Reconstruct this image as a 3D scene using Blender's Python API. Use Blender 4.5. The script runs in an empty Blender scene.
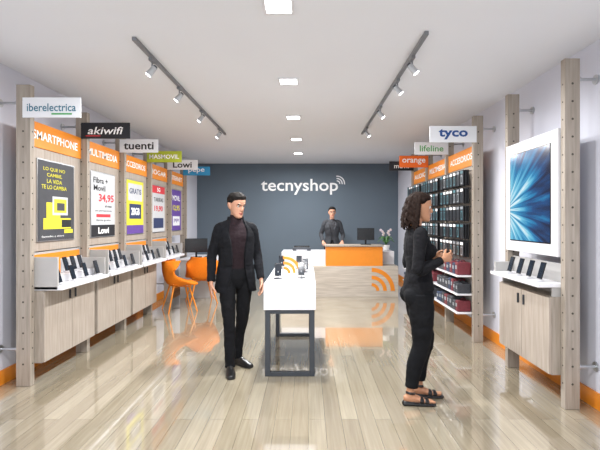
import bpy, bmesh, math, random
from mathutils import Vector, Matrix, noise
from mathutils.bvhtree import BVHTree
random.seed(3)
V=Vector
ZOOM=(300,225,1.0)
scene=bpy.context.scene
try:
    scene.view_settings.view_transform='Standard'
except Exception: pass

# ---------------------------------------------------------------- materials
def s2l(c): return c/12.92 if c<=0.04045 else ((c+0.055)/1.055)**2.4
def col(h):
    h=h.lstrip('#'); return tuple(s2l(int(h[i:i+2],16)/255) for i in (0,2,4))+(1,)
MATS={}
def mat(name,h,rough=.5,metal=0,var=.06,scale=12,emit=0,bump=0,spec=.5):
    if name in MATS: return MATS[name]
    m=bpy.data.materials.new(name); m.use_nodes=True
    nt=m.node_tree; b=nt.nodes['Principled BSDF']
    c=col(h)
    tc=nt.nodes.new('ShaderNodeTexCoord'); nz=nt.nodes.new('ShaderNodeTexNoise')
    nz.inputs['Scale'].default_value=scale; nz.inputs['Detail'].default_value=3
    nt.links.new(tc.outputs['Object'],nz.inputs['Vector'])
    cr=nt.nodes.new('ShaderNodeValToRGB')
    cr.color_ramp.elements[0].position=.3; cr.color_ramp.elements[1].position=.7
    cr.color_ramp.elements[0].color=tuple(x*(1-var) for x in c[:3])+(1,)
    cr.color_ramp.elements[1].color=tuple(min(1,x*(1+var)) for x in c[:3])+(1,)
    nt.links.new(nz.outputs['Fac'],cr.inputs['Fac'])
    nt.links.new(cr.outputs['Color'],b.inputs['Base Color'])
    b.inputs['Roughness'].default_value=rough; b.inputs['Metallic'].default_value=metal
    b.inputs['Specular IOR Level'].default_value=spec
    if emit:
        b.inputs['Emission Color'].default_value=c; b.inputs['Emission Strength'].default_value=emit
    if bump:
        bp=nt.nodes.new('ShaderNodeBump'); bp.inputs['Strength'].default_value=bump; bp.inputs['Distance'].default_value=.01
        nt.links.new(nz.outputs['Fac'],bp.inputs['Height']); nt.links.new(bp.outputs['Normal'],b.inputs['Normal'])
    MATS[name]=m; return m
def woodmat(name,h1,h2,stretch=(30,30,2),rough=.5):
    m=bpy.data.materials.new(name); m.use_nodes=True
    nt=m.node_tree; b=nt.nodes['Principled BSDF']
    tc=nt.nodes.new('ShaderNodeTexCoord'); mp=nt.nodes.new('ShaderNodeMapping'); mp.inputs['Scale'].default_value=stretch
    nz=nt.nodes.new('ShaderNodeTexNoise'); nz.inputs['Scale'].default_value=1.5; nz.inputs['Detail'].default_value=6
    cr=nt.nodes.new('ShaderNodeValToRGB'); cr.color_ramp.elements[0].position=.3; cr.color_ramp.elements[1].position=.7
    cr.color_ramp.elements[0].color=col(h1); cr.color_ramp.elements[1].color=col(h2)
    nt.links.new(tc.outputs['Object'],mp.inputs['Vector']); nt.links.new(mp.outputs['Vector'],nz.inputs['Vector'])
    nt.links.new(nz.outputs['Fac'],cr.inputs['Fac']); nt.links.new(cr.outputs['Color'],b.inputs['Base Color'])
    b.inputs['Roughness'].default_value=rough
    return m
WOOD=woodmat('light_oak','#8c8276','#a59b8f')
WOODD=woodmat('light_oak_door','#978c80','#ada297')
WHITE=mat('white_lacquer','#dedee2',.3,var=.01)
WPLAST=mat('white_plastic','#d4d4d8',.4,var=.01)
ORANGE=mat('orange_lacquer','#df851c',.45,var=.03)
ORANGE2=mat('orange_fabric','#d87518',.85,var=.08,scale=60,spec=.2)
BLACK=mat('black_plastic','#101114',.25,var=.05)
GREYD=mat('dark_grey_metal','#3c4046',.4,metal=.4,var=.04)
STEEL=mat('brushed_steel','#b9bbbe',.3,metal=.9,var=.04)
GREYL=mat('light_grey_laminate','#aaa8a6',.5,var=.02)
TXTW=mat('text_white','#f4f4f4',.6,var=0)
TXTK=mat('text_black','#17181c',.6,var=0)
HOLE=mat('hole_dark','#4a443c',.8,var=.05)
WALLM=mat('wall_paint','#d0d1db',.85,var=.008,scale=2)
CEILM=mat('ceiling_paint','#dddfe4',.9,var=.006,scale=2)
BACKM=mat('slate_wall_paint','#5f6b76',.8,var=.03,scale=1.2)
LAMP=mat('lamp_glow','#ffffff',.5,var=0,emit=9)

# floor
def floor_mat():
    m=bpy.data.materials.new('plank_floor'); m.use_nodes=True
    nt=m.node_tree; b=nt.nodes['Principled BSDF']; L=nt.links.new; N=nt.nodes.new
    tc=N('ShaderNodeTexCoord'); mp=N('ShaderNodeMapping'); mp.inputs['Rotation'].default_value=(0,0,math.pi/2)
    L(tc.outputs['Object'],mp.inputs['Vector'])
    br=N('ShaderNodeTexBrick'); br.offset=.37; br.inputs['Scale'].default_value=1
    br.inputs['Brick Width'].default_value=2.4; br.inputs['Row Height'].default_value=.125
    br.inputs['Mortar Size'].default_value=.0018; br.inputs['Mortar Smooth'].default_value=.3
    br.inputs['Color1'].default_value=(0,0,0,1); br.inputs['Color2'].default_value=(1,1,1,1); br.inputs['Mortar'].default_value=(.5,.5,.5,1)
    L(mp.outputs['Vector'],br.inputs['Vector'])
    mp2=N('ShaderNodeMapping'); mp2.inputs['Scale'].default_value=(28,1.1,1); L(tc.outputs['Object'],mp2.inputs['Vector'])
    nz=N('ShaderNodeTexNoise'); nz.inputs['Scale'].default_value=1.6; nz.inputs['Detail'].default_value=7; nz.inputs['Distortion'].default_value=.6
    L(mp2.outputs['Vector'],nz.inputs['Vector'])
    mx=N('ShaderNodeMix'); mx.data_type='FLOAT'; mx.inputs['Factor'].default_value=.65
    L(br.outputs['Color'],mx.inputs['A']); L(nz.outputs['Fac'],mx.inputs['B'])
    cr=N('ShaderNodeValToRGB'); e=cr.color_ramp.elements
    e[0].position=.15; e[0].color=col('#827764'); e[1].position=.8; e[1].color=col('#a9a08b')
    k=e.new(.5); k.color=col('#968c78')
    L(mx.outputs['Result'],cr.inputs['Fac'])
    m2=N('ShaderNodeMix'); m2.data_type='RGBA'; L(br.outputs['Fac'],m2.inputs[0]); L(cr.outputs['Color'],m2.inputs[6]); m2.inputs[7].default_value=col('#6b604e')
    L(m2.outputs[2],b.inputs['Base Color'])
    b.inputs['Roughness'].default_value=.10; b.inputs['Specular IOR Level'].default_value=.9
    b.inputs['Coat Weight'].default_value=1.0; b.inputs['Coat Roughness'].default_value=.025; b.inputs['Coat IOR'].default_value=1.75
    return m
FLOORM=floor_mat()
def screen_mat():
    m=bpy.data.materials.new('tv_picture'); m.use_nodes=True
    nt=m.node_tree; b=nt.nodes['Principled BSDF']; L=nt.links.new; N=nt.nodes.new
    tc=N('ShaderNodeTexCoord'); sp=N('ShaderNodeSeparateXYZ'); L(tc.outputs['Object'],sp.inputs[0])
    def mth(op,a,bb):
        n=N('ShaderNodeMath'); n.operation=op
        for i,x in enumerate((a,bb)):
            if hasattr(x,'links') or hasattr(x,'is_linked'): L(x,n.inputs[i])
            else: n.inputs[i].default_value=x
        return n.outputs[0]
    yy=mth('ADD',sp.outputs['Y'],-.45); zz=mth('ADD',sp.outputs['Z'],.12)
    ang=mth('ARCTAN2',zz,yy); 
    r2=mth('SQRT',mth('ADD',mth('MULTIPLY',yy,yy),mth('MULTIPLY',zz,zz)),0)
    cb=N('ShaderNodeCombineXYZ'); L(mth('MULTIPLY',mth('ABSOLUTE',ang,0),7.0),cb.inputs[0]); L(mth('MULTIPLY',r2,.9),cb.inputs[1])
    nz=N('ShaderNodeTexNoise'); nz.inputs['Scale'].default_value=1.0; nz.inputs['Detail'].default_value=4; nz.inputs['Distortion'].default_value=.8
    L(cb.outputs[0],nz.inputs['Vector'])
    f=mth('ADD',mth('MULTIPLY',mth('ADD',nz.outputs['Fac'],-.5),1.7),mth('SUBTRACT',.92,mth('MULTIPLY',r2,.85)))
    cr=N('ShaderNodeValToRGB'); e=cr.color_ramp.elements
    e[0].position=0; e[0].color=col('#0a1c38'); e[1].position=1; e[1].color=col('#e2f8ff')
    for p,c in ((.3,'#0d4a80'),(.55,'#1c8cc0'),(.8,'#78d0ea')):
        k=e.new(p); k.color=col(c)
    L(f,cr.inputs['Fac']); L(cr.outputs['Color'],b.inputs['Emission Color'])
    b.inputs['Emission Strength'].default_value=.9; b.inputs['Base Color'].default_value=(.01,.01,.02,1); b.inputs['Roughness'].default_value=.15
    return m
SCREEN=screen_mat()

# ---------------------------------------------------------------- mesh builder
def catmull(pts,sub):
    out=[]; n=len(pts)
    if n<3:
        for i in range(n-1):
            for k in range(sub):
                t=k/sub; out.append([a+(b-a)*t for a,b in zip(pts[i],pts[i+1])])
        out.append(list(pts[-1])); return out
    for i in range(n-1):
        p0=pts[max(i-1,0)];p1=pts[i];p2=pts[i+1];p3=pts[min(i+2,n-1)]
        for k in range(sub):
            t=k/sub
            out.append([.5*((2*b)+(-a+c)*t+(2*a-5*b+4*c-d)*t*t+(-a+3*b-3*c+d)*t**3) for a,b,c,d in zip(p0,p1,p2,p3)])
    out.append(list(pts[-1])); return out
def loft(pts,side=(1,0,0),n=20,sub=4,capf=1.0,rnd=True):
    """pts: list of (x,y,z,a,b)"""
    P=catmull([list(p) for p in pts],sub); side=V(side)
    C=[V(p[:3]) for p in P]; R=[(max(p[3],1e-4),max(p[4],1e-4)) for p in P]
    T=[]
    for i in range(len(C)):
        t=C[min(i+1,len(C)-1)]-C[max(i-1,0)]; T.append(t.normalized() if t.length>1e-9 else V((0,0,1)))
    rings=[]
    def ring(c,t,a,b):
        s=side-t*side.dot(t)
        if s.length<1e-4: s=V((0,1,0))-t*t.y
        s.normalize(); u=t.cross(s)
        return [c+s*(a*math.cos(2*math.pi*k/n))+u*(b*math.sin(2*math.pi*k/n)) for k in range(n)]
    if rnd:
        rc=min(R[0])*capf
        for a in (78,55,28):
            a=math.radians(a); rings.append(ring(C[0]-T[0]*rc*math.sin(a),T[0],R[0][0]*math.cos(a),R[0][1]*math.cos(a)))
    for i in range(len(C)): rings.append(ring(C[i],T[i],*R[i]))
    if rnd:
        rc=min(R[-1])*capf
        for a in (28,55,78):
            a=math.radians(a); rings.append(ring(C[-1]+T[-1]*rc*math.sin(a),T[-1],R[-1][0]*math.cos(a),R[-1][1]*math.cos(a)))
    vs=[v for r in rings for v in r]; fs=[]
    m=len(rings)
    for i in range(m-1):
        for k in range(n):
            k2=(k+1)%n; fs.append((i*n+k,i*n+k2,(i+1)*n+k2,(i+1)*n+k))
    fs.append(tuple(reversed(range(n)))); fs.append(tuple(range((m-1)*n,m*n)))
    return vs,fs
def ellipsoid(c,r,n=16,m=10):
    c=V(c); vs=[];fs=[]
    for i in range(1,m):
        th=math.pi*i/m
        for k in range(n):
            ph=2*math.pi*k/n; vs.append(c+V((r[0]*math.sin(th)*math.cos(ph),r[1]*math.sin(th)*math.sin(ph),r[2]*math.cos(th))))
    t=len(vs); vs.append(c+V((0,0,r[2]))); vs.append(c-V((0,0,r[2])))
    for i in range(m-2):
        for k in range(n):
            k2=(k+1)%n; fs.append((i*n+k,(i+1)*n+k,(i+1)*n+k2,i*n+k2))
    for k in range(n):
        k2=(k+1)%n; fs.append((t,k,k2)); fs.append((t+1,(m-2)*n+k2,(m-2)*n+k))
    return vs,fs

class MB:
    def __init__(s,name): s.name=name; s.v=[];s.f=[];s.mi=[];s.mats=[];s.sm=[]
    def m(s,mt):
        if mt not in s.mats: s.mats.append(mt)
        return s.mats.index(mt)
    def add(s,vf,mt,smooth=False,M=None):
        vs,fs=vf; o=len(s.v)
        s.v+= [(M@V(v)) if M else V(v) for v in vs]
        i=s.m(mt)
        for f in fs: s.f.append(tuple(o+k for k in f)); s.mi.append(i); s.sm.append(smooth)
    def box(s,x0,x1,y0,y1,z0,z1,mt,bev=0,M=None):
        bm=bmesh.new(); bmesh.ops.create_cube(bm,size=1)
        for v in bm.verts: v.co=V((x0+(v.co.x+.5)*(x1-x0),y0+(v.co.y+.5)*(y1-y0),z0+(v.co.z+.5)*(z1-z0)))
        if bev: bmesh.ops.bevel(bm,geom=bm.edges[:],offset=bev,segments=2,profile=.5,affect='EDGES')
        s.addbm(bm,mt,M=M)
    def addbm(s,bm,mt,smooth=False,M=None):
        bm.verts.index_update()
        s.add(([v.co.copy() for v in bm.verts],[tuple(v.index for v in f.verts) for f in bm.faces]),mt,smooth,M); bm.free()
    def cyl(s,p0,p1,r,mt,r2=None,n=16,M=None,smooth=True):
        r2=r if r2 is None else r2; p0=V(p0);p1=V(p1); t=(p1-p0).normalized()
        a=t.orthogonal().normalized(); b=t.cross(a); vs=[]
        for c,q in ((p0,r),(p1,r2)):
            vs+=[c+a*(q*math.cos(2*math.pi*k/n))+b*(q*math.sin(2*math.pi*k/n)) for k in range(n)]
        s.add((vs,[(k,(k+1)%n,n+(k+1)%n,n+k) for k in range(n)]),mt,smooth,M)
        s.add((vs,[tuple(reversed(range(n))),tuple(range(n,2*n))]),mt,False,M)
    def plate(s,O,R,U,u0,u1,v0,v1,d0,d1,mt):
        O=V(O);R=V(R);U=V(U);N=R.cross(U); vs=[]
        for d in (d0,d1):
            for u,v in ((u0,v0),(u1,v0),(u1,v1),(u0,v1)): vs.append(O+R*u+U*v+N*d)
        s.add((vs,[(3,2,1,0),(4,5,6,7),(0,1,5,4),(1,2,6,5),(2,3,7,6),(3,0,4,7)]),mt)
    def text(s,body,mt,O,R,U,h,width=None,ext=.002,bold=.0,d=0,shear=0):
        cu=bpy.data.curves.new('t','FONT'); cu.body=body; cu.size=1; cu.extrude=0; cu.align_x='CENTER'; cu.align_y='CENTER'; cu.offset=bold; cu.shear=shear
        cu.resolution_u=3
        ob=bpy.data.objects.new('t',cu); scene.collection.objects.link(ob); bpy.context.view_layer.update()
        me=bpy.data.meshes.new_from_object(ob.evaluated_get(bpy.context.evaluated_depsgraph_get()))
        bpy.data.objects.remove(ob); bpy.data.curves.remove(cu)
        if not me.vertices: return
        xs=[v.co.x for v in me.vertices]; ys=[v.co.y for v in me.vertices]
        cx=(min(xs)+max(xs))/2; cy=(min(ys)+max(ys))/2; sy=h/(max(ys)-min(ys)); sx=sy if width is None else width/(max(xs)-min(xs))
        O=V(O);R=V(R);U=V(U);N=R.cross(U)
        vs=[O+R*((v.co.x-cx)*sx)+U*((v.co.y-cy)*sy)+N*(d+ext) for v in me.vertices]
        s.add((vs,[tuple(p.vertices) for p in me.polygons]),mt); bpy.data.meshes.remove(me)
    def arc(s,O,R,U,rad,w,a0,a1,mt,d0,d1,n=24):
        O=V(O);R=V(R);U=V(U);N=R.cross(U); vs=[];fs=[]
        for k in range(n+1):
            a=math.radians(a0+(a1-a0)*k/n); c=R*math.cos(a)+U*math.sin(a)
            for rr,d in ((rad-w/2,d0),(rad+w/2,d0),(rad+w/2,d1),(rad-w/2,d1)): vs.append(O+c*rr+N*d)
        for k in range(n):
            for j in range(4): fs.append((k*4+j,k*4+(j+1)%4,(k+1)*4+(j+1)%4,(k+1)*4+j))
        fs.append((3,2,1,0)); fs.append((n*4,n*4+1,n*4+2,n*4+3)); s.add((vs,fs),mt)
    def build(s,M=None,name=None,recenter=True,parent=None):
        vs=[(M@v) if M else v for v in s.v]
        o=V((0,0,0))
        if recenter:
            lo=[min(v[i] for v in vs) for i in range(3)]; hi=[max(v[i] for v in vs) for i in range(3)]
            o=V(((lo[0]+hi[0])/2,(lo[1]+hi[1])/2,lo[2]))
        me=bpy.data.meshes.new(s.name); me.from_pydata([v-o for v in vs],[],s.f)
        for mt in s.mats: me.materials.append(mt)
        me.polygons.foreach_set('material_index',s.mi); me.polygons.foreach_set('use_smooth',s.sm); me.update()
        bm=bmesh.new(); bm.from_mesh(me)
        if len(bm.faces)<60000: bmesh.ops.recalc_face_normals(bm,faces=bm.faces[:])
        bm.to_mesh(me); bm.free()
        ob=bpy.data.objects.new(name or s.name,me); ob.location=o; scene.collection.objects.link(ob)
        if parent: ob.parent=parent
        return ob

XL,XR,YF,YB,H=-2.79,2.31,-1.5,10.9,2.93
X=V((1,0,0));Y=V((0,1,0));Z=V((0,0,1))
# ---------------------------------------------------------------- room shell
def shell(name,a,mt):
    b=MB(name); b.box(*a,mt); b.build()
shell('floor',(XL-.1,XR+.1,YF,YB+.1,-.1,0),FLOORM)
shell('ceiling',(XL-.1,XR+.1,YF,YB+.1,H,H+.1),CEILM)
shell('wall_left',(XL-.1,XL,YF,YB,0,H),WALLM)
shell('wall_right',(XR,XR+.1,YF,YB,0,H),WALLM)
shell('wall_back',(XL,XR,YB,YB+.1,0,H),BACKM)
shell('baseboard_left',(XL,XL+.018,YF,YB-.02,0,.13),ORANGE)
shell('baseboard_right',(XR-.018,XR,YF,YB-.02,0,.13),ORANGE)
shell('baseboard_back',(XL,XR,YB-.018,YB,0,.1),BACKM)

# shop name on back wall
b=MB('trim_1_shop_name')
O=V((-.13,YB,2.36)); 
b.text('tecnyshop',TXTW,O+V((-.06,0,-.02)),X,Z,.40,1.95,ext=.02,bold=.012)
for r in (.07,.13,.19): b.arc((.76,YB,2.42),X,Z,r,.026,-5,95,TXTW,.001,.02)
b.build()

# ---------------------------------------------------------------- wall bays
def post(yc,side,top):
    b=MB('upright_post'); 
    if side<0: x0,x1,xw=-2.62,-2.49,XL
    else: x0,x1,xw=2.04,2.16,XR
    b.box(x0,x1,yc-.03,yc+.03,0,top,WOOD,bev=.004)
    z=.2
    while z<top-.1:
        b.cyl(((x0+x1)/2,yc-.0315,z),((x0+x1)/2,yc-.0295,z),.009,HOLE,n=10)
        xi=x1 if side<0 else x0
        b.cyl((xi-.0015,yc,z),(xi+.0015,yc,z),.007,HOLE,n=10); z+=.14
    xe=x0 if side<0 else x1
    for z in (.33,top-.16):
        b.cyl((xe,yc,z),(xw+.001*side*-1,yc,z),.012,STEEL); b.cyl((xw-.012*side,yc,z),(xw-.001*side,yc,z),.038,STEEL); b.cyl((xe,yc,z),(xe+.01*side,yc,z),.026,STEEL)
    b.build()
LY=[3.9,4.9,5.9,6.9,7.9,8.9]
RY=[3.43,4.4,5.3,6.35,7.4,8.4]
for i,y in enumerate(LY): post(y,-1,2.72)
for i,y in enumerate(RY): post(y,1,2.78)

def sign(xa,xb,y,bg,txt,tm,z=2.51,h=.18,bar=None,tw=.8,th=.09,shear=0,bold=.01):
    b=MB('hanging_sign'); b.box(xa,xb,y-.043,y-.0305,z-h/2,z+h/2,bg,bev=.002)
    c=((xa+xb)/2,y-.043,z)
    w=abs(xb-xa)
    b.text(txt,tm,c,X,Z,th,w*tw,ext=.002,bold=bold,shear=shear)
    if bar:
        m,u0,u1,v0,v1=bar; b.plate(c,X,Z,u0*w,u1*w,v0*h,v1*h,0,.0015,m)
    b.build()
GREEN=mat('sign_green','#4fa35b',.6,var=0); BLUE=mat('sign_blue','#2f8fc0',.6,var=0); YG=mat('sign_yellowgreen','#a9b52c',.6,var=0)
SBLACK=mat('sign_black','#1b1c22',.5,var=0); SWHITE=mat('sign_white','#e4e6e9',.5,var=0); TEAL=mat('text_teal','#2f6f86',.6,var=0)
RED=mat('text_red','#c8303a',.6,var=0); PURPLE=mat('poster_purple','#5d4090',.6,var=.05); YELLOW=mat('poster_yellow','#d0c832',.6,var=.03)
PDARK=mat('poster_dark','#3c3d42',.6,var=.1); PGREY=mat('poster_grey','#bfc1c4',.6,var=.03); NAVY=mat('poster_navy','#27335a',.6,var=.04)
SORANGE=mat('sign_orange','#ee6c1c',.5,var=0)
sign(-2.554,-2.03,3.9,SWHITE,'iberelectrica',TEAL,bar=(GREEN,.0,.35,-.36,-.28),tw=.84,th=.07)
sign(-2.554,-2.0,4.9,SBLACK,'akiwifi',TXTW,tw=.72,th=.085,bar=(RED,-.4,-.1,-.36,-.3),shear=.2)
sign(-2.554,-2.03,5.9,SWHITE,'tuenti',TXTK,tw=.78,th=.10,bold=.02)
sign(-2.554,-2.0,6.9,YG,'MASMOVIL',TXTW,tw=.86,th=.07,bold=.02)
sign(-2.554,-2.0,7.9,SWHITE,'Lowi',TXTK,tw=.62,th=.11,bold=.02)
sign(-2.554,-2.0,8.9,BLUE,'pepe',TXTW,tw=.6,th=.1)
sign(1.50,2.075,5.3,SWHITE,'tyco',mat('text_navy','#1c4a8c',.6,var=0),z=2.55,h=.2,tw=.62,th=.13,bold=.03)
sign(1.58,2.075,6.35,SWHITE,'lifeline',GREEN,z=2.55,tw=.7)
sign(1.58,2.075,7.4,SORANGE,'orange',TXTW,z=2.50,h=.2,tw=.8,th=.1,bold=.015)
sign(1.6,2.075,8.4,SBLACK,'movil',TXTW,z=2.55,tw=.6)

def panel(side,y0,y1,title,z0=1.2):
    b=MB('backing_panel')
    xa,xb=(-2.60,-2.57) if side<0 else (2.09,2.12)
    b.box(xa,xb,y0+.031,y1-.031,z0,2.19,WOODD,bev=.002)
    if side<0:
        b.box(xa,xb+.012,y0+.031,y1-.031,2.19,2.43,ORANGE,bev=.003)
        b.text(title,TXTW,(xb+.012,(y0+y1)/2,2.31),Y,Z,.085,(y1-y0)*.78,bold=.015)
    else:
        b.box(xa-.012,xb,y0+.031,y1-.031,2.19,2.43,ORANGE,bev=.003)
        b.text(title,TXTW,(xa-.012,(y0+y1)/2,2.31),-Y,Z,.085,(y1-y0)*.78,bold=.015)
    b.build()
for i,t in enumerate(['SMARTPHONE','MULTIMEDIA','ACCESORIOS','HOGAR','INTERNET']): panel(-1,LY[i],LY[i+1],t)

def poster(yc,kind,w=.62,h=.78,zc=1.69):
    b=MB('advertising_poster'); O=V((-2.569,yc,zc)); 
    b.plate(O,Y,Z,-w/2-.012,w/2+.012,-h/2-.012,h/2+.012,.0,.012,STEEL)
    bg={0:PDARK,1:PGREY,2:YELLOW,3:PGREY,4:PURPLE}[kind]
    b.plate(O,Y,Z,-w/2,w/2,-h/2,h/2,.012,.015,bg)
    def t(s,m,u,v,hh,ww,bold=.015): b.text(s,m,O+Y*(u*w)+Z*(v*h),Y,Z,hh,ww*w,ext=.002,d=.015,bold=bold)
    def r(m,u0,u1,v0,v1,d=.0165): b.plate(O,Y,Z,u0*w,u1*w,v0*h,v1*h,.015,d,m)
    if kind==0:
        for k,s in enumerate(['LO QUE NO','CAMBIE,','LA VIDA','TE LO CAMBIA']): t(s,YELLOW,-.08,.40-.075*k,.04,(.6,.42,.42,.7)[k],.01)
        r(YELLOW,-.38,.40,-.36,-.22); r(YELLOW,-.30,.08,-.22,-.02); r(PGREY,-.14,.30,-.18,.06,.0175); r(YELLOW,-.10,.26,-.15,.03,.0185)
        r(PDARK,-.02,.2,-.12,-.02,.0195); r(TXTK,.12,.40,-.34,-.24,.018); r(YELLOW,.2,.46,-.42,-.37)
        t('llamadas y datos',TXTW,-.12,-.455,.022,.6,0)
    elif kind==1:
        t('Fibra +',TXTK,-.12,.38,.07,.6); t('Movil',TXTK,-.17,.26,.07,.48)
        t('34,95',RED,.12,.10,.11,.66,.03); t('al mes',TXTK,.2,-.02,.03,.3)
        t('sin permanencia',TXTK,0,-.10,.026,.7,0); r(RED,-.3,.3,-.2,-.15); t('llama gratis',TXTK,0,-.25,.03,.6,0); r(SBLACK,-.5,.5,-.5,-.32); t('Lowi',TXTW,0,-.41,.08,.45,.03)
    elif kind==2:
        r(PGREY,-.42,.42,.12,.44); t('GRATIS',NAVY,0,.30,.08,.7,.02); r(NAVY,-.35,.35,-.22,.06); t('20GB',TXTW,0,-.08,.11,.5,.03); r(PURPLE,-.5,.5,-.5,-.34)
    elif kind==3:
        r(RED,-.5,.5,.34,.5); t('5G',TXTW,0,.42,.07,.25,.03); t('TARIFAS',TXTK,0,.2,.07,.75); t('19,90',RED,0,.0,.11,.68,.03); r(NAVY,-.4,.4,-.42,-.2)
    else:
        t('MOVIL',TXTW,0,.3,.10,.75,.02); t('12,95',YELLOW,0,.05,.12,.7,.03); r(SWHITE,-.35,.35,-.38,-.15); t('pepe',PURPLE,0,-.26,.08,.5,.02)
    b.build()
for i,k in enumerate([0,1,2,3,4]): poster((LY[i]+LY[i+1])/2,k)

TRIM2=mat('phone_screen','#20262f',.1,var=.3,scale=20)
def phones(name,xc,ys,z,face):
    b=MB(name); z+=.001
    for y in ys:
        M=Matrix.Translation((xc,y,z))@Matrix.Rotation(-.28*face,4,'Y')
        b.box(-.005,.005,-.037,.037,.02,.165,BLACK,bev=.003,M=M)
        b.box(.005*face-.0008,.005*face+.0008,-.033,.033,.028,.158,TRIM2,M=M)
        b.box(xc-.03,xc+.03,y-.03,y+.03,z,z+.012,WPLAST,bev=.002)
        b.cyl((xc-.012*face,y,z+.01),(xc-.02*face,y,z+.07),.006,STEEL)
    return b.build()
def shelf_left(y0,y1):
    b=MB('phone_display_shelf'); a,c=y0+.032,y1-.032
    b.box(-2.60,-2.57,a,c,.86,1.19,GREYL,bev=.002)
    b.box(-2.57,-2.565,a+.02,c-.02,.95,1.17,ORANGE)
    b.box(-2.6,-2.28,a,a+.02,.86,1.16,GREYL,bev=.003)
    b.box(-2.57,-2.55,a+.02,c,.9,1.1,WPLAST); 
    b.box(-2.57,-2.24,a,c,.855,.89,WHITE,bev=.004)
    b.box(-2.57,-2.40,a+.02,c,.89,.96,WPLAST,bev=.004)
    b.box(-2.55,-2.48,a+.03,a+.20,.96,1.12,GREYL,bev=.004); b.box(-2.55,-2.47,a+.21,a+.38,.96,1.13,ORANGE,bev=.004)
    b.box(-2.6,-2.28,c-.02,c,.86,1.08,GREYL,bev=.003)
    b.build()
    phones('smartphone_row',-2.32,[a+.12+k*(c-a-.2)/3 for k in range(4)],.89,1)
    phones('smartphone_row',-2.46,[a+.50+k*.14 for k in range(3)],.96,1)
def cabinet(side,y0,y1,z0,z1,xw,xf):
    b=MB('storage_cabinet'); a,c=y0+.031,y1-.031; s=-side
    b.box(min(xw,xf),max(xw,xf),a,c,z0,z1,WOOD,bev=.003)
    m=(a+c)/2
    for p,q in ((a+.004,m-.003),(m+.003,c-.004)):
        b.box(min(xf,xf+.018*s),max(xf,xf+.018*s),p,q,z0+.006,z1-.006,WOODD,bev=.002)
    for yy in (m-.05,m+.05):
        b.box(min(xf+.018*s,xf+.034*s),max(xf+.018*s,xf+.034*s),yy-.006,yy+.006,z1-.14,z1-.05,GREYD,bev=.002)
    b.build()
for i in range(3):
    shelf_left(LY[i],LY[i+1]); cabinet(-1,LY[i],LY[i+1],.19,.85,-2.60,-2.42)
shelf_left(LY[3],LY[4])

# ---- right side
b=MB('television')
b.box(2.02,2.10,3.465,4.365,1.2,2.24,WPLAST,bev=.006)
b.box(2.016,2.02,3.56,4.27,1.3,2.14,BLACK)
b.box(2.0145,2.016,3.57,4.26,1.31,2.13,SCREEN)
for z in (1.35,2.05): b.box(2.10,2.13,3.461,4.369,z-.04,z+.04,GREYD)
tv=b.build()
for v in tv.data.vertices: v.co.z-=.52
tv.location.z+=.52
cabinet(1,3.43,4.4,.25,.88,2.13,1.97)
b=MB('phone_display_shelf')
b.box(1.86,2.12,3.462,4.368,.955,.985,WHITE,bev=.004)
b.box(2.09,2.12,3.462,4.368,.881,1.14,GREYL,bev=.003)
b.box(1.90,2.09,4.34,4.366,.985,1.08,GREYL,bev=.003)
b.box(1.98,2.09,3.47,3.49,.881,.955,GREYL); b.box(1.98,2.09,4.34,4.36,.881,.955,GREYL)
b.build()
phones('smartphone_row',1.95,[3.62,3.8,3.98,4.16],.985,-1)

PK=mat('package_black','#1a1c20',.35,var=.2,scale=30); PKT=mat('package_teal','#48707a',.4,var=.2); PKW=mat('package_grey','#8b9095',.4,var=.1)
MAROON=mat('bag_maroon','#6d2a33',.7,var=.15,scale=40); NAVYB=mat('bag_navy','#2a3850',.7,var=.15,scale=40); GREYB=mat('bag_charcoal','#3a3c42',.7,var=.15,scale=40)
def accessories(y0,y1,title):
    panel(1,y0,y1,title,z0=.3)
    a,c=y0+.05,y1-.05
    b=MB('hanging_phone_case_packs'); nc=7
    for r in range(5):
        z=2.13-r*.225
        b.cyl((2.083,a,z),(2.083,c,z),.006,STEEL,n=8)
        for k in range(nc):
            y=a+(k+.5)*(c-a)/nc
            b.cyl((2.088,y,z-.005),(1.93,y,z-.005),.003,STEEL,n=6)
            for j,x in enumerate((1.955,1.985,2.015)):
                b.box(x-.008,x+.008,y-.052,y+.052,z-.195,z-.0,PK,bev=.003)
            b.box(1.9455,1.947,y-.045,y+.045,z-.045,z-.012,random.choice([PKT,PKW,TXTW]))
            b.box(1.9455,1.947,y-.03,y+.03,z-.175,z-.065,random.choice([PKT,PKW,PKT,GREYD]))
            b.box(1.9445,1.9456,y-.018,y+.018,z-.16,z-.08,PK)
    b.build()
    s=MB('accessory_shelf_unit')
    for z in (.33,.56,.79): s.box(1.86,2.088,a-.015,c+.015,z,z+.02,WHITE,bev=.003)
    s.box(2.07,2.088,a-.015,c+.015,.33,1.0,GREYL)
    s.build()
    g=MB('sleeve_bags_on_shelf')
    for z in (.351,.581,.811):
        y=a+.02
        while y<c-.1:
            w=random.uniform(.07,.12); m=random.choice([MAROON,MAROON,NAVYB,GREYB,GREYB]); hh=random.uniform(.12,.16)
            g.box(1.88,2.05,y,y+w,z,z+hh,m,bev=.012)
            g.arc((1.965,y+w/2,z+hh-.004),X,Z,.03,.008,0,180,m,-.006,.006,n=8)
            g.box(1.876,1.88,y+w*.25,y+w*.75,z+hh*.45,z+hh*.75,PKW)
            y+=w+.012
    g.build()
accessories(RY[2],RY[3],'ACCESORIOS'); accessories(RY[3],RY[4],'MULTIMEDIA'); accessories(RY[4],RY[5],'AUDIO')

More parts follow.
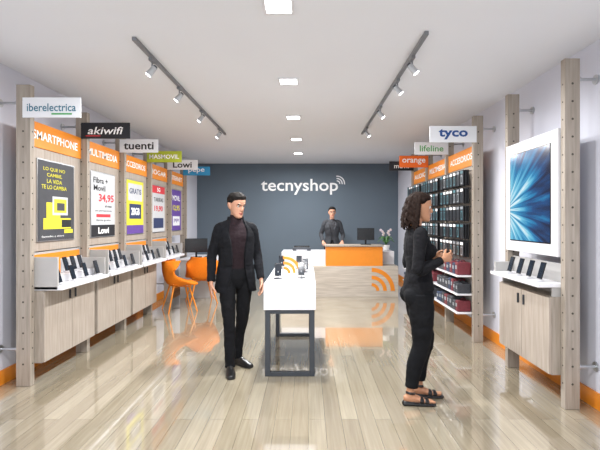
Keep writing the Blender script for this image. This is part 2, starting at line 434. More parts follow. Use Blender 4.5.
# ---------------------------------------------------------------- ceiling lights
def spotlamp(loc,target,power,size=70,blend=.8,rad=.04,name='spot_lamp'):
    l=bpy.data.lights.new(name,'SPOT'); l.energy=power; l.spot_size=math.radians(size); l.spot_blend=blend; l.shadow_soft_size=rad
    o=bpy.data.objects.new(name,l); o.location=loc; o.rotation_euler=(V(target)-V(loc)).to_track_quat('-Z','Y').to_euler(); scene.collection.objects.link(o)
TG=mat('track_grey','#77797d',.4,var=.02); HG=mat('spot_housing','#a9abae',.4,var=.02)
def track(x,ya,yb,heads,side):
    b=MB('track_light'); b.box(x-.016,x+.016,ya,yb,H-.03,H,TG,bev=.003)
    for y in heads:
        b.box(x-.016,x+.016,y-.05,y+.05,H-.055,H-.03,TG,bev=.004)
        b.cyl((x,y,H-.055),(x,y,H-.10),.007,TG)
        d=V((side*.6,-.15,-.78)).normalized(); p=V((x,y,H-.125))
        b.cyl(p-d*.035,p+d*.055,.024,HG,r2=.030,n=20); b.cyl(p+d*.0555,p+d*.057,.025,LAMP,n=20)
        b.cyl(p-d*.05,p-d*.035,.016,GREYD,r2=.024,n=20)
        spotlamp(p+d*.075,p+d*3,34,100)
    b.build()
track(-1.35,3.35,7.1,[3.75,4.55,5.5,6.6],-1)
track(.905,3.25,7.05,[3.7,4.3,5.3,6.5],1)
for y in (1.3,2.87,4.42,5.97,7.6,9.2):
    b=MB('recessed_downlight'); x=-.19
    for a in ((x-.105,x+.105,y-.105,y-.085),(x-.105,x+.105,y+.085,y+.105),(x-.105,x-.085,y-.085,y+.085),(x+.085,x+.105,y-.085,y+.085)): b.box(*a,H-.012,H,WPLAST)
    b.box(x-.085,x+.085,y-.085,y+.085,H-.006,H,LAMP); b.build()
    l=bpy.data.lights.new('downlight_lamp','AREA'); l.energy=72; l.size=.16; l.spread=math.radians(175)
    o=bpy.data.objects.new('downlight_lamp',l); o.location=(x,y,H-.02); scene.collection.objects.link(o)
w=bpy.data.worlds.new('street_daylight'); scene.world=w; w.use_nodes=True
w.node_tree.nodes['Background'].inputs[0].default_value=(.90,.94,1,1); w.node_tree.nodes['Background'].inputs[1].default_value=2.3

# ---------------------------------------------------------------- display table
b=MB('display_table'); tx0,tx1,ty0,ty1=-.415,.085,4.1,5.6
b.box(tx0,tx1,ty0,ty1,.64,.89,WHITE,bev=.006)
for y in (ty0+.02,ty1-.07):
    b.box(tx0+.012,tx0+.062,y,y+.05,0,.64,GREYD,bev=.003); b.box(tx1-.062,tx1-.012,y,y+.05,0,.64,GREYD,bev=.003)
    b.box(tx0+.062,tx1-.062,y,y+.05,0,.04,GREYD,bev=.003); b.box(tx0+.062,tx1-.062,y,y+.05,.6,.64,GREYD,bev=.003)
b.build()
b=MB('smartphone_display_stands')
for x,y in ((-.30,4.45),(-.06,4.5),(-.32,5.4),(-.02,5.0),(-.10,5.4)):
    M=Matrix.Translation((x,y,.891))@Matrix.Rotation(.3,4,'X').inverted()
    b.box(-.035,.035,-.005,.005,.03,.165,BLACK,bev=.003,M=M); b.box(-.031,.031,-.0065,-.005,.038,.158,TRIM2,M=M)
    b.cyl((x,y+.02,.891),(x,y+.02,.9),.045,GREYD); b.cyl((x,y+.02,.9),(x,y+.02,.97),.008,STEEL)
b.build()
b=MB('wifi_logo_ornament')
for r,wd in ((.055,.03),(.115,.03),(.175,.03)): b.arc((-.26,4.95,.891),X,Z,r,wd,0,95,ORANGE,-.02,.02)
b.build()

# ---------------------------------------------------------------- counter
b=MB('reception_counter')
CW=woodmat('counter_wood','#aaa094','#c6bdb1',(2,20,30))
b.box(-.51,1.78,8.38,8.78,0,.60,CW,bev=.004)
b.box(-.51,1.78,8.78,9.3,0,.86,WHITE,bev=.005)
b.box(-.51,.37,8.60,8.78,.60,.86,WHITE,bev=.005)
b.box(.37,1.48,8.40,8.78,.60,.98,ORANGE,bev=.004); b.box(.35,1.50,8.37,8.80,.98,1.01,WOOD,bev=.004)
for r,w_ in ((.12,.06),(.26,.07),(.41,.08)): b.arc((1.26,8.38,.12),X,Z,r,w_,0,90,ORANGE,.0,.006)
b.build()
b=MB('computer_monitor')
b.box(1.0,1.34,8.55,8.575,1.10,1.34,BLACK,bev=.004); b.cyl((1.17,8.58,1.02),(1.17,8.58,1.14),.018,BLACK); b.box(1.07,1.27,8.5,8.66,1.011,1.022,BLACK,bev=.003)
b.build()
b=MB('printer'); 
b.box(-.3,.08,8.9,9.18,.861,.93,GREYD,bev=.01); b.box(-.27,.05,8.92,9.15,.93,.96,BLACK,bev=.008); b.box(-.22,.0,8.86,8.9,.87,.885,WPLAST); b.build()
# orchid
POT=mat('white_ceramic','#e4e4e4',.25,var=.01); LEAF=mat('orchid_leaf','#3f6a35',.5,var=.2); PETAL=mat('orchid_petal','#d6c4ce',.6,var=.1,scale=40)
b=MB('potted_orchid'); px,py=1.64,8.92
b.add(loft([(px,py,.862,.05,.05),(px,py,.93,.07,.07),(px,py,.985,.078,.078)],n=24,rnd=False),POT,True)
b.cyl((px,py,.98),(px,py,.986),.070,HOLE)
for k in range(9):
    a=k*.72+.3; d=V((math.cos(a),math.sin(a),0)); up=.05+.06*(k%2)
    p=[V((px,py,.98)),V((px,py,1.02+up))+d*.06,V((px,py,1.04+up))+d*.12,V((px,py,.99+up))+d*.18]
    b.add(loft([(*q,w_,.004) for q,w_ in zip(p,(.014,.03,.028,.006))],side=Z.cross(d),n=10),LEAF,True)
for sx in (-1,1):
    st=[(px,py,.98),(px+.02*sx,py,1.10),(px+.04*sx,py-.02,1.20),(px+.09*sx-.02,py-.05,1.26)]
    b.add(loft([(*q,.004,.004) for q in st],n=8),LEAF,True)
    for k in range(4):
        f=V(st[1]).lerp(V(st[3]),.4+k*.2)+V((random.uniform(-.02,.02),-.02,.02+random.uniform(0,.02)))
        for j in range(5):
            a=j*2*math.pi/5+.3; b.add(ellipsoid(f+V((math.cos(a)*.015,0,math.sin(a)*.015)),(.013,.005,.013),10,6),PETAL,True)
        b.add(ellipsoid(f-V((0,.008,0)),(.005,.005,.005),8,6),YELLOW,True)
b.build()

# ---------------------------------------------------------------- desk + chairs
b=MB('office_desk')
b.box(-2.46,-1.72,8.25,9.35,.72,.75,WHITE,bev=.004)
for y in (8.27,9.30): b.box(-2.44,-1.76,y,y+.03,0,.72,GREYL,bev=.003)
b.box(-2.42,-2.05,8.35,8.75,.36,.72,mat('slate_blue','#53616f',.6),bev=.004)
b.build()
b=MB('computer_monitor')
M=Matrix.Translation((-2.22,8.62,.751))@Matrix.Rotation(.25,4,'Z')
b.box(-.22,.22,-.012,.012,.10,.38,BLACK,bev=.004,M=M); b.cyl((0,.03,.01),(0,.03,.2),.02,BLACK,M=M); b.box(-.11,.11,-.06,.1,0,.012,BLACK,bev=.003,M=M); b.build()
b=MB('computer_keyboard'); b.box(-2.05,-1.88,8.5,8.85,.751,.768,BLACK,bev=.004); b.build()
def chair(loc,rot):
    b=MB('armchair'); bm=bmesh.new(); nu,nv=17,20
    prof=catmull([[-.25,.44,.22],[-.1,.42,.27],[.08,.415,.29],[.19,.45,.30],[.25,.58,.30],[.275,.72,.26],[.285,.84,.19]],5)
    g=[]
    for v in range(len(prof)):
        y,z,w_=prof[v]; row=[]; t=v/(len(prof)-1)
        for k in range(nu):
            u=-1+2*k/(nu-1)
            arm=max(0,1-abs(t-.5)/.42)
            row.append(bm.verts.new((u*w_, y-(.20*u**4+.06*u*u)*max(0,(t-.45)/.55), z+arm*.24*abs(u)**3.2)))
        g.append(row)
    for i in range(len(g)-1):
        for k in range(nu-1): bm.faces.new((g[i][k],g[i][k+1],g[i+1][k+1],g[i+1][k]))
    bmesh.ops.recalc_face_normals(bm,faces=bm.faces[:])
    bmesh.ops.solidify(bm,geom=bm.faces[:],thickness=.03)
    b.addbm(bm,ORANGE2,True)
    b.add(loft([(0,-.2,.455,.17,.025),(0,0,.45,.2,.03),(0,.15,.46,.2,.025)],side=(1,0,0),n=20),ORANGE2,True)
    for sx in (-1,1):
        for sy in (-1,1): b.cyl((sx*.13,sy*.12,.43),(sx*.24,sy*.23+.0,0),.016,ORANGE,r2=.010,n=12)
    b.cyl((-.15,-.14,.40),(.15,.14,.40),.01,ORANGE); b.cyl((.15,-.14,.40),(-.15,.14,.40),.01,ORANGE)
    b.build(M=Matrix.Translation(loc)@Matrix.Rotation(rot,4,'Z'))
chair((-2.12,7.15,0),math.radians(120)); chair((-1.93,7.86,0),math.radians(205))

# ---------------------------------------------------------------- people
SKIN=mat('skin_light','#b98a72',.5,var=.03,scale=8,spec=.35); SKINW=mat('skin_warm','#b08062',.5,var=.03,scale=8,spec=.35)
LIPS=mat('lips','#9a534c',.45,var=.03); HAIRK=mat('hair_dark','#15110f',.8,var=.4,scale=90,bump=.2,spec=.2); HAIRB=mat('hair_brown','#1d120d',.8,var=.5,scale=70,bump=.15,spec=.15)
COAT=mat('coat_black','#111216',.9,var=.15,scale=14,bump=.2,spec=.2); SWEAT=mat('sweater_dark','#22181c',.9,var=.15,scale=50,bump=.3,spec=.2)
TROU=mat('trousers_black','#0f1013',.9,var=.15,scale=14,bump=.2,spec=.2); SHOE=mat('shoe_black','#0c0c0d',.3,var=.05)
KNIT=mat('knit_black','#141417',.95,var=.2,scale=45,bump=.4,spec=.2); BLAZ=mat('blazer_charcoal','#303237',.85,var=.12,scale=20,bump=.2); SHIRT=mat('blouse','#2a2b30',.8,var=.05)
EYEW=mat('eye_white','#d0cac2',.3,var=0); IRIS=mat('eye_iris','#2a1c14',.2,var=0)

def head_rings(k,neckless=False):
    tab=[[0,.022,-.086,-.030],[.05,.038,-.094,-.012],[.12,.047,-.096,.012],[.22,.055,-.095,.045],[.34,.063,-.094,.072],[.46,.069,-.092,.088],[.58,.073,-.095,.097],[.70,.075,-.095,.100],[.80,.072,-.089,.095],[.89,.061,-.072,.080],[.96,.038,-.042,.053],[1.0,.010,-.008,.018]]
    P=catmull(tab,5); n=48; vs=[];fs=[]
    for u,w_,yf,yb in P:
        for j in range(n):
            a=2*math.pi*j/n; cx=math.sin(a); cy=-math.cos(a)
            e=.85 if cy<0 else .95
            x=w_*math.copysign(abs(cx)**e,cx); c=(yf+yb)/2; r=(yb-yf)/2
            y=c+r*math.copysign(abs(cy)**e,cy); z=(u-.5)*.235
            p=V((x,y,z))
            for sx in (-1,1):
                d=(p-V((sx*.031,-.088,.006))).length
                if d<.026: p.y+=.010*(1-(d/.026)**2)
                d=(p-V((sx*.045,-.07,-.045))).length
                if d<.03: p.y+=.004*(1-(d/.03)**2)
            vs.append(p*k)
    m=len(P)
    for i in range(m-1):
        for j in range(n):
            j2=(j+1)%n; fs.append((i*n+j,i*n+j2,(i+1)*n+j2,(i+1)*n+j))
    fs.append(tuple(reversed(range(n)))); fs.append(tuple(range((m-1)*n,m*n)))
    return vs,fs
def hairline(y):
    t=[(-.2,.80),(-.08,.80),(-.05,.74),(-.02,.62),(.012,.60),(.03,.46),(.045,.2),(.2,.12)]
    for (a,fa),(b_,fb) in zip(t,t[1:]):
        if y<=b_: return fa+(fb-fa)*(y-a)/(b_-a)
    return .12

class Figure:
    def __init__(s,name): s.name=name; s.p=[]
    def L(s,label,pts,side=(1,0,0),n=24,sub=5,capf=.6,rnd=True): s.p.append((*loft(pts,side,n,sub,capf,rnd),label))
    def E(s,label,c,r): s.p.append((*ellipsoid(c,r),label))
    def shellp(s,label,rows,th=.014,n=40,sub=5,flaps=None):
        """rows (z,a,b,gapdeg,yc) open-front garment shell; flaps=angular width for front-edge strips only"""
        R=catmull([list(r) for r in rows],sub); N=n+1; q=2*N
        spans=[lambda g:(g,2*math.pi-g)] if not flaps else [lambda g,f=math.radians(flaps):(g,g+f),lambda g,f=math.radians(flaps):(2*math.pi-g-f,2*math.pi-g)]
        for sp in spans:
            vs=[];fs=[]
            for z,a,b_,g,yc in R:
                g0,g1=sp(math.radians(g))
                for off in (0,-th):
                    for k in range(N):
                        t=g0+(g1-g0)*k/n
                        vs.append(V(((a+off)*math.sin(t),yc-(b_+off)*math.cos(t),z)))
            m=len(R)
            for i in range(m-1):
                A=i*q;B=(i+1)*q
                for k in range(n):
                    fs.append((A+k,A+k+1,B+k+1,B+k)); fs.append((A+N+k+1,A+N+k,B+N+k,B+N+k+1))
                fs.append((A+N,A,B,B+N)); fs.append((A+n,A+N+n,B+N+n,B+n))
            for A,fl in ((0,0),((m-1)*q,1)):
                for k in range(n):
                    f=(A+k,A+N+k,A+N+k+1,A+k+1); fs.append(f if not fl else tuple(reversed(f)))
            s.p.append((vs,fs,label))
    def hand(s,wr,d,nrm,sd,curl=.5,k=1.0,label='skin'):
        wr=V(wr); d=V(d).normalized(); nrm=V(nrm); nrm=(nrm-d*nrm.dot(d)).normalized(); sd=V(sd); sd=(sd-d*sd.dot(d)-nrm*sd.dot(nrm)).normalized()
        P=lambda a,b_,c=0: wr+(d*a+sd*b_+nrm*c)*k
        def pt(p,a,b_): return (*p,a*k,b_*k)
        s.L(label,[pt(P(-.03,0),.026,.02),pt(P(.02,.002),.030,.017),pt(P(.055,.003),.039,.0145),pt(P(.088,.0),.040,.012)],side=sd,n=20,sub=4)
        for o,bs,ln,r,sp in ((.031,.086,.072,.0086,.13),(.0105,.090,.080,.0088,.03),(-.0105,.087,.074,.0084,-.06),(-.030,.079,.058,.0076,-.17)):
            p=P(bs-.02,o); dd=(d+sd*sp).normalized(); pts=[pt(p,r,r)]; p=p+dd*.02*k; pts.append(pt(p,r,r))
            for f,c in ((.42,.5),(.32,1.1),(.26,1.6)):
                a=curl*c*(1.1-sp*.4); p=p+(dd*math.cos(a)+nrm*math.sin(a))*ln*f*k; r*=.93; pts.append(pt(p,r,r))
            s.L(label,pts,side=sd,n=12,sub=3,capf=1)
        p=P(.018,.02,.004); q=P(.05,.047,.014); t=P(.074,.056,.024+.01*curl); e=P(.098,.056,.032+.02*curl)
        s.L(label,[pt(p,.014,.014),pt(q,.0115,.0115),pt(t,.0105,.0105),pt(e,.009,.009)],side=nrm,n=12,sub=3,capf=1)
    def head(s,M,k=1.0):
        s.Mh=M; s.hk=k
        def T(vf,l): s.p.append(([M@V(v) for v in vf[0]],vf[1],l))
        T(head_rings(k),'head')
        K=lambda pts:[(x*k,y*k,z*k,a*k,b_*k) for x,y,z,a,b_ in pts]
        T(loft(K([(0,-.088,.010,.007,.008),(0,-.098,-.008,.008,.010),(0,-.107,-.026,.011,.012),(0,-.101,-.034,.012,.008)]),n=14,sub=4),'head')
        for sx in (-1,1):
            T(ellipsoid((sx*.010*k,-.099*k,-.031*k),(.008*k,.009*k,.006*k)),'head')
            T(loft(K([(sx*.068,.008,-.036,.006,.010),(sx*.076,.014,-.018,.007,.016),(sx*.080,.020,.004,.006,.020),(sx*.076,.018,.018,.005,.014)]),side=(1,0,0),n=12,sub=4),'head')
            T(loft(K([(sx*.012,-.097,.022,.006,.006),(sx*.032,-.094,.027,.006,.006),(sx*.050,-.082,.022,.006,.006)]),n=10,sub=4,side=(0,0,1)),'head')
        T(loft(K([(-.023,-.088,-.063,.004,.004),(0,-.0985,-.061,.006,.006),(.023,-.088,-.063,.004,.004)]),n=10,sub=4,side=(0,0,1)),'head')
        T(loft(K([(-.019,-.087,-.071,.004,.004),(0,-.0975,-.071,.007,.006),(.019,-.087,-.071,.004,.004)]),n=10,sub=4,side=(0,0,1)),'head')
        T(ellipsoid((0,-.086*k,-.100*k),(.02*k,.014*k,.014*k)),'head')
    def finish(s,loc,rotz,labels,skin,hair,voxel=.0042,vol=.012,scale=1.0,browmat=None):
        vs=[];fs=[]
        by={}
        for v,f,l in s.p:
            o=len(vs); vs+=v; fs+=[tuple(o+i for i in q) for q in f]
            d=by.setdefault(l,([],[])); o=len(d[0]); d[0].extend(v); d[1].extend(tuple(o+i for i in q) for q in f)
        me=bpy.data.meshes.new('raw'); me.from_pydata(vs,[],fs); me.update()
        bm=bmesh.new(); bm.from_mesh(me); bmesh.ops.recalc_face_normals(bm,faces=bm.faces[:]); bm.to_mesh(me); bm.free()
        ob=bpy.data.objects.new('raw',me); scene.collection.objects.link(ob)
        md=ob.modifiers.new('r','REMESH'); md.mode='VOXEL'; md.voxel_size=voxel
        bpy.context.view_layer.update()
        me2=bpy.data.meshes.new_from_object(ob.evaluated_get(bpy.context.evaluated_depsgraph_get()))
        bpy.data.objects.remove(ob)
        trees={l:BVHTree.FromPolygons(d[0],d[1]) for l,d in by.items()}
        boxes={l:([min(v[i] for v in d[0])-.01 for i in range(3)],[max(v[i] for v in d[0])+.01 for i in range(3)]) for l,d in by.items()}
        mats=[skin,hair,LIPS,browmat or hair]; idx={}
        for l,mt in labels.items():
            if mt not in mats: mats.append(mt)
            idx[l]=mats.index(mt)
        idx['head']=0; idx['skin']=0
        Mi=s.Mh.inverted(); hk=s.hk*.235
        mis=[]; hv={}
        for p in me2.polygons:
            c=p.center; best=None;bd=9
            for l,t in trees.items():
                lo,hi=boxes[l]
                if any(c[i]<lo[i] or c[i]>hi[i] for i in range(3)): continue
                r=t.find_nearest(c,.03)
                if r[0] is not None and r[3]<bd: bd=r[3];best=l
            mi=idx.get(best,0)
            if best=='head':
                q=Mi@c; u=q.z/hk+.5; y=q.y/s.hk; x=abs(q.x)/s.hk
                if u>hairline(y)+.02*noise.noise(q*90) and not (x>.079 and u<.62): mi=1
                elif .010<x<.050 and .595<u<.635 and y<-.06: mi=3
                elif x<.023 and .185<u<.252 and y<-.083: mi=2
            mis.append(mi)
            if mi==1:
                for vi in p.vertices: hv[vi]=1
        me2.materials.clear()
        for mt in mats: me2.materials.append(mt)
        me2.polygons.foreach_set('material_index',mis); me2.polygons.foreach_set('use_smooth',[True]*len(mis))
        nor=[v.normal.copy() for v in me2.vertices]
        for i,v in enumerate(me2.vertices):
            if i in hv:
                q=Mi@v.co; u=q.z/hk+.5; y=q.y/s.hk
                a=max(0,min(1,(u-hairline(y))/.10)); 
                qq=V((q.x*60,q.y*14,q.z*60))
                v.co+=nor[i]*(vol*a*(.65+.6*max(0,u-.7)*3*(1.3 if y<0 else .7))+.005*a*noise.noise(qq))
        cloth=set(idx[l] for l in labels if labels[l] not in (SHOE,))-{0}
        cv=set()
        for p,mi in zip(me2.polygons,mis):
            if mi in cloth and mi>3: cv.update(p.vertices)
        for i in cv:
            v=me2.vertices[i]; c=v.co
            v.co+=nor[i]*(.006*noise.noise(V((c.x*9,c.y*9,c.z*16+3)))+.003*noise.noise(V((c.x*25,c.y*25,c.z*40))))
        for v in me2.vertices:
            if v.co.z<0: v.co.z=0
        mz=min(v.co.z for v in me2.vertices)
        me2.transform(Matrix.Translation((0,0,-mz)))
        me2.name='body'
        root=bpy.data.objects.new(s.name,None); scene.collection.objects.link(root)
        root.location=loc; root.rotation_euler=(0,0,rotz); root.scale=(scale,)*3
        body=bpy.data.objects.new('body',me2); scene.collection.objects.link(body); body.parent=root
        sm=body.modifiers.new('smooth','SMOOTH'); sm.factor=.5; sm.iterations=2
        b=MB('eyes')
        for sx in (-1,1):
            c=V((sx*.031*s.hk,-.0765*s.hk,.006*s.hk)); e=ellipsoid((0,0,0),(.0125*s.hk,)*3,20,14)
            fe=[[],[]]
            for f in e[1]:
                ce=sum((e[0][i] for i in f),V((0,0,0)))/len(f); fe[1 if ce.normalized().y<-.86 else 0].append(f)
            M=s.Mh@Matrix.Translation(c)
            b.add((e[0],fe[0]),EYEW,True,M); b.add((e[0],fe[1]),IRIS,True,M)
        eo=b.build(recenter=False,parent=root); eo.location.z-=mz
        s.root=root; s.mz=mz
        return root
def shoe(F,label,ank,f,L_=.27,h=1.0):
    f=V((f[0],f[1],0)).normalized(); a=V((ank[0],ank[1],0)); sd=V((-f.y,f.x,0)); k=L_/.27
    rows=[(-.058,.040,.028,.036),(-.02,.050,.036,.050),(.04,.046,.038,.046),(.10,.034,.045,.034),(.15,.027,.046,.026),(.195,.021,.034,.018)]
    F.L(label,[(*(a+f*t*k+Z*z),w_,hh) for t,z,w_,hh in rows],side=sd,n=20,sub=4)
    F.L(label,[(*(a+f*t*k+Z*.008),w_,.010) for t,w_ in ((-.06,.030),(0,.038),(.1,.047),(.15,.048),(.2,.034))],side=sd,n=20,sub=4)

# ---- man
F=Figure('man')
F.L('sweater',[(0,.01,.93,.155,.11),(0,.005,1.05,.14,.10),(0,0,1.2,.155,.115),(0,.0,1.32,.165,.120),(0,.005,1.40,.145,.10),(0,.01,1.465,.09,.075),(0,.012,1.52,.058,.060)])
F.L('sweater',[(0,.014,1.48,.066,.064),(0,.008,1.550,.058,.060)],rnd=True,capf=.2)
F.L('skin',[(0,.015,1.50,.052,.054),(0,.004,1.60,.050,.056)])
F.L('trousers',[(0,.01,.86,.13,.10),(0,.012,.93,.165,.118),(0,.01,1.0,.158,.112)])
F.L('trousers',[(-.085,.01,.93,.085,.095),(-.09,-.03,.75,.080,.086),(-.085,-.075,.50,.062,.066),(-.085,-.085,.33,.054,.062),(-.085,-.11,.10,.050,.060),(-.085,-.115,.06,.052,.064)],capf=.1)
F.L('trousers',[(.085,.01,.93,.085,.095),(.085,.02,.75,.080,.086),(.07,.02,.50,.062,.066),(.055,.075,.33,.054,.062),(.04,.11,.10,.050,.060),(.04,.105,.06,.052,.064)],capf=.1)
shoe(F,'shoe',(-.085,-.11),(-.15,-1)); shoe(F,'shoe',(.04,.11),(.6,-1))
F.shellp('coat',[(.78,.215,.155,36,.02),(.86,.207,.150,30,.015),(.96,.195,.143,24,.01),(1.08,.178,.130,20,.005),(1.2,.182,.135,22,.0),(1.32,.188,.138,28,.0),(1.39,.172,.124,34,.005),(1.44,.125,.104,42,.01),(1.49,.083,.086,55,.012)],th=.016)
F.shellp('coat',[(1.05,.186,.137,20,.005),(1.2,.192,.144,22,.0),(1.32,.197,.147,28,.0),(1.39,.178,.134,34,.005),(1.44,.130,.113,42,.01),(1.50,.088,.094,55,.012)],th=.012,flaps=26,n=12)
F.shellp('coat',[(1.455,.108,.104,55,.012),(1.50,.086,.092,58,.014),(1.535,.080,.086,66,.016)],th=.012)
sR=(-.165,.005,1.405); eR=(-.232,.05,1.14); wR=(-.255,-.03,.90)
sL=(.165,.005,1.405); eL=(.232,.04,1.14); wL=(.238,-.08,.91)
for S,E_,W in ((sR,eR,wR),(sL,eL,wL)):
    mid=V(S).lerp(V(E_),.5); m2=V(E_).lerp(V(W),.5); sg=1 if S[0]>0 else -1
    F.L('coat',[(sg*.07,S[1]+.006,S[2]+.050,.048,.050),(sg*.125,S[1],S[2]+.022,.056,.058),(*S,.062,.060),(*mid,.056,.056),(*E_,.049,.050),(*m2,.044,.045),(*W,.040,.041)],side=(0,1,0),capf=.3)
F.hand((wR[0],wR[1]-.008,wR[2]-.02),(-.02,-.18,-1),(1,-.1,0),(.1,-1,0),.45)
F.hand((wL[0],wL[1]-.008,wL[2]-.02),(.0,-.38,-1),(-1,-.1,0),(-.1,-1,0),.5)
F.head(Matrix.Translation((0,-.012,1.648))@Matrix.Rotation(.42,4,'Z')@Matrix.Rotation(.22,4,'X'),1.0)
F.finish((-.72,4.36,0),math.radians(22),{'sweater':SWEAT,'trousers':TROU,'shoe':SHOE,'coat':COAT},SKIN,HAIRK,vol=.017)

# ---- woman (profile, facing +X)
F=Figure('woman')
F.L('knit',[(0,.01,.93,.160,.122),(0,.012,1.0,.152,.115),(0,.01,1.09,.132,.10),(0,.012,1.2,.142,.108),(0,.02,1.29,.150,.112),(0,.03,1.37,.148,.09),(0,.04,1.42,.10,.07),(0,.042,1.445,.07,.055)],capf=.2)
for sx in (-1,1): F.E('knit',(sx*.066,-.062,1.245),(.062,.058,.062))
F.L('skin',[(0,.045,1.40,.052,.052),(0,.035,1.47,.046,.050),(0,.028,1.55,.047,.053)])
F.L('trousers',[(0,.01,.84,.125,.10),(0,.02,.91,.160,.122),(0,.015,.98,.145,.11)])
for sx in (-1,1): F.E('trousers',(sx*.075,.075,.88),(.082,.075,.085))
legs={-1:[(-.085,.015,.90,.088,.104),(-.088,.010,.72,.082,.098),(-.08,.01,.49,.062,.074),(-.08,.06,.33,.055,.066),(-.078,.09,.15,.044,.050)],
      1:[(.085,.015,.90,.088,.104),(.088,-.015,.72,.082,.098),(.08,-.065,.49,.062,.074),(.08,-.03,.33,.055,.066),(.078,-.015,.15,.044,.050)]}
for sx,l in legs.items(): F.L('trousers',l,capf=.1)
for sx,y0 in ((-1,.095),(1,-.015)):
    x=sx*.078
    F.L('skin',[(x,y0,.20,.028,.030),(x,y0+.004,.11,.027,.032),(x,y0+.006,.075,.029,.036)])
    F.L('skin',[(x,y0+.045,.060,.024,.024),(x,y0+.0,.064,.029,.034),(x,y0-.05,.056,.031,.026),(x,y0-.10,.042,.036,.017),(x,y0-.15,.036,.036,.012),(x,y0-.175,.034,.028,.009)],side=(1,0,0))
    for j,o in enumerate((-.022,-.009,.003,.014,.024)):
        F.L('skin',[(x+o*-sx,y0-.15,.036,.007,.007),(x+o*-sx,y0-.19+.006*j,.033,.0075 if j else .009,.0075)],n=10,sub=2,capf=1)
    F.L('shoe',[(x,y0+.060,.018,.026,.018),(x,y0,.017,.031,.017),(x,y0-.10,.013,.040,.013),(x,y0-.16,.012,.042,.012),(x,y0-.195,.012,.032,.012)],side=(1,0,0))
    F.L('shoe',[(x,y0+.055,.030,.022,.012),(x,y0-.02,.028,.026,.010)],side=(1,0,0))
    for yy,zz,w_,hh in ((y0-.125,.038,.043,.024),(y0-.085,.044,.040,.028)):
        F.L('shoe',[(x,yy-.014,zz,w_,hh*.85),(x,yy+.014,zz,w_,hh)],side=(1,0,0),capf=.1)
    F.L('shoe',[(x,y0+.004,.098,.034,.040),(x,y0+.002,.112,.033,.038)],side=(1,0,0),capf=.1)
sR=(-.150,.035,1.375); eR=(-.200,.065,1.105); wR=(-.125,-.135,1.175)
sL=(.150,.035,1.375); eL=(.200,.05,1.105); wL=(.115,-.135,1.16)
for S,E_,W in ((sR,eR,wR),(sL,eL,wL)):
    mid=V(S).lerp(V(E_),.5); m2=V(E_).lerp(V(W),.5)
    F.L('knit',[(S[0]*.7,S[1],S[2]+.008,.045,.055),(*S,.055,.060),(*mid,.049,.053),(*E_,.046,.050),(*m2,.043,.046),(*W,.034,.036)],side=(0,1,.3),sub=6,capf=.3)
F.hand((wR[0]+.01,wR[1]-.016,wR[2]+.005),(.42,-1,.32),(1,.3,.1),(-.2,.3,1),.75,.93)
F.hand((wL[0]-.01,wL[1]-.016,wL[2]+.005),(-.42,-1,.32),(-1,.3,.1),(.2,.3,1),.75,.93)
F.head(Matrix.Translation((0,.004,1.607))@Matrix.Rotation(-.05,4,'Z')@Matrix.Rotation(.10,4,'X'),.97)
WX,WYY=.935,3.56
root=F.finish((WX,WYY,0),math.radians(90),{'knit':KNIT,'trousers':TROU,'shoe':SHOE},SKINW,HAIRB,vol=.012)
wmz=F.mz
# wavy shoulder-length hair
hv=[];hf=[]
def addp(vf):
    o=len(hv); hv.extend(vf[0]); hf.extend(tuple(o+i for i in f) for f in vf[1])
for r in range(170):
    sg=random.choice((-1,1)); a0=random.uniform(20,180); ze=random.uniform(-.20,-.12); ph=random.uniform(0,6.28); am=random.uniform(.005,.013); pts=[]
    el0=random.uniform(55,88)
    N=26; grow=random.uniform(.98,1.07)
    for i in range(N):
        t=i/(N-1)
        if t<.5:
            el=math.radians(el0*(1-t/.5)); z=.012+.108*math.sin(el); c=math.cos(el)
        else:
            z=.012+(ze-.012)*(t-.5)/.5; c=1.0+.14*math.sin((t-.5)*2*2.6)
        lim=100
        az=a0 if a0>lim else a0+(lim-a0)*min(1,t/.40)
        az=math.radians(az)
        q=V((sg*.086*math.sin(az)*c*grow,.008-.100*math.cos(az)*c*grow,z))
        w_=am*(.3+t*1.3)
        q+=V((math.cos(ph+i*.85),math.sin(ph+i*.85),0))*w_
        rr=.0095*(1-.5*max(0,t-.6)/.4)
        pts.append((*(F.Mh@q),rr,rr))
    addp(loft(pts,n=7,sub=1,side=(.3,1,.1)))
me=bpy.data.meshes.new('hair'); me.from_pydata(hv,[],hf); me.materials.append(HAIRB)
me.polygons.foreach_set('use_smooth',[True]*len(me.polygons)); me.update()
ho=bpy.data.objects.new('wavy_hair',me); scene.collection.objects.link(ho); ho.parent=root; ho.location.z=-wmz
rm=ho.modifiers.new('r','REMESH'); rm.mode='VOXEL'; rm.voxel_size=.004; rm.use_smooth_shade=True
b=MB('smartphone'); b.box(-.036,.036,-.28,-.272,1.165,1.31,BLACK,bev=.003,M=Matrix.Translation((0,.055,.0))); o=b.build(recenter=False,parent=root); o.name='held_phone'; o.location.z=-wmz

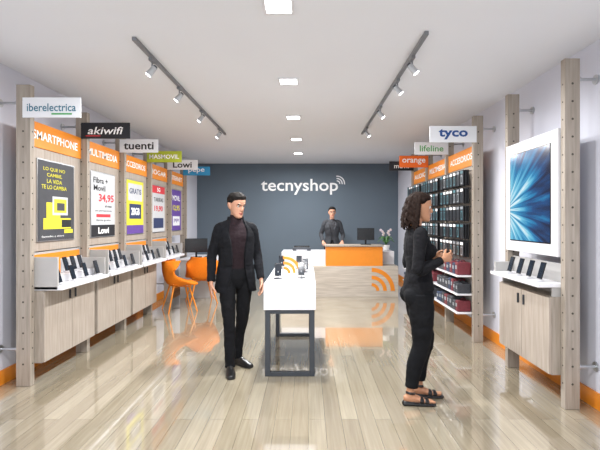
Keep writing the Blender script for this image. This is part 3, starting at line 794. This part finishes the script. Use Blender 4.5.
# ---- receptionist
F=Figure('receptionist')
F.L('shirt',[(0,.01,.93,.155,.11),(0,.005,1.08,.125,.095),(0,0,1.25,.145,.115),(0,.0,1.36,.15,.10),(0,.01,1.43,.09,.07),(0,.012,1.455,.06,.055)],capf=.2)
for sx in (-1,1): F.E('shirt',(sx*.066,-.075,1.26),(.058,.05,.058))
F.L('skin',[(0,.012,1.43,.050,.050),(0,.0,1.55,.047,.052)])
F.L('trousers',[(0,.01,.86,.13,.10),(0,.012,.93,.158,.115),(0,.01,1.0,.145,.11)])
for sx in (-1,1):
    F.L('trousers',[(sx*.085,.01,.93,.085,.095),(sx*.09,.0,.75,.078,.084),(sx*.088,-.01,.50,.058,.062),(sx*.086,.01,.33,.054,.058),(sx*.085,.0,.06,.050,.055)],capf=.1)
    shoe(F,'shoe',(sx*.085,.0),(sx*.2,-1),.24)
    S=(sx*.150,.005,1.375);E_=(sx*.235,.03,1.13);W=(sx*.205,-.20,1.0)
    mid=V(S).lerp(V(E_),.5); m2=V(E_).lerp(V(W),.5)
    F.L('blazer',[(S[0]*.55,S[1],S[2]+.035,.044,.048),(*S,.054,.056),(*mid,.049,.052),(*E_,.045,.047),(*m2,.040,.042),(*W,.034,.036)],side=(0,1,.3),capf=.3)
    F.hand((W[0]-.005*sx,W[1]-.02,W[2]-.01),(-.15*sx,-1,-.5),(0,-.4,-1),(-sx,0,0),.35,.93)
F.shellp('blazer',[(.86,.185,.138,24,.01),(.96,.172,.130,14,.01),(1.08,.145,.112,8,.005),(1.2,.158,.135,12,.0),(1.3,.162,.145,22,.0),(1.37,.145,.115,32,.005),(1.42,.098,.09,42,.01),(1.455,.070,.074,55,.012)],th=.015)
F.head(Matrix.Translation((0,-.012,1.605))@Matrix.Rotation(.08,4,'X'),.96)
F.E('hairbun',(0,.115,1.655),(.045,.04,.042))
F.finish((.56,9.62,0),0,{'shirt':SHIRT,'trousers':TROU,'shoe':SHOE,'blazer':BLAZ,'hairbun':HAIRK},SKIN,HAIRK,voxel=.005,vol=.013,scale=1.04)

# ---------------------------------------------------------------- camera
cd=bpy.data.cameras.new('camera'); cam=bpy.data.objects.new('camera',cd); scene.collection.objects.link(cam)
cam.location=(0,0,1.5); cam.rotation_euler=(math.pi/2,0,0)
cd.sensor_width=36; cd.clip_start=.05
zx,zy,zf=ZOOM
cd.lens=430/600*36*zf; cd.shift_x=zf*(zx-307)/600; cd.shift_y=zf*(220-zy)/600
scene.camera=cam
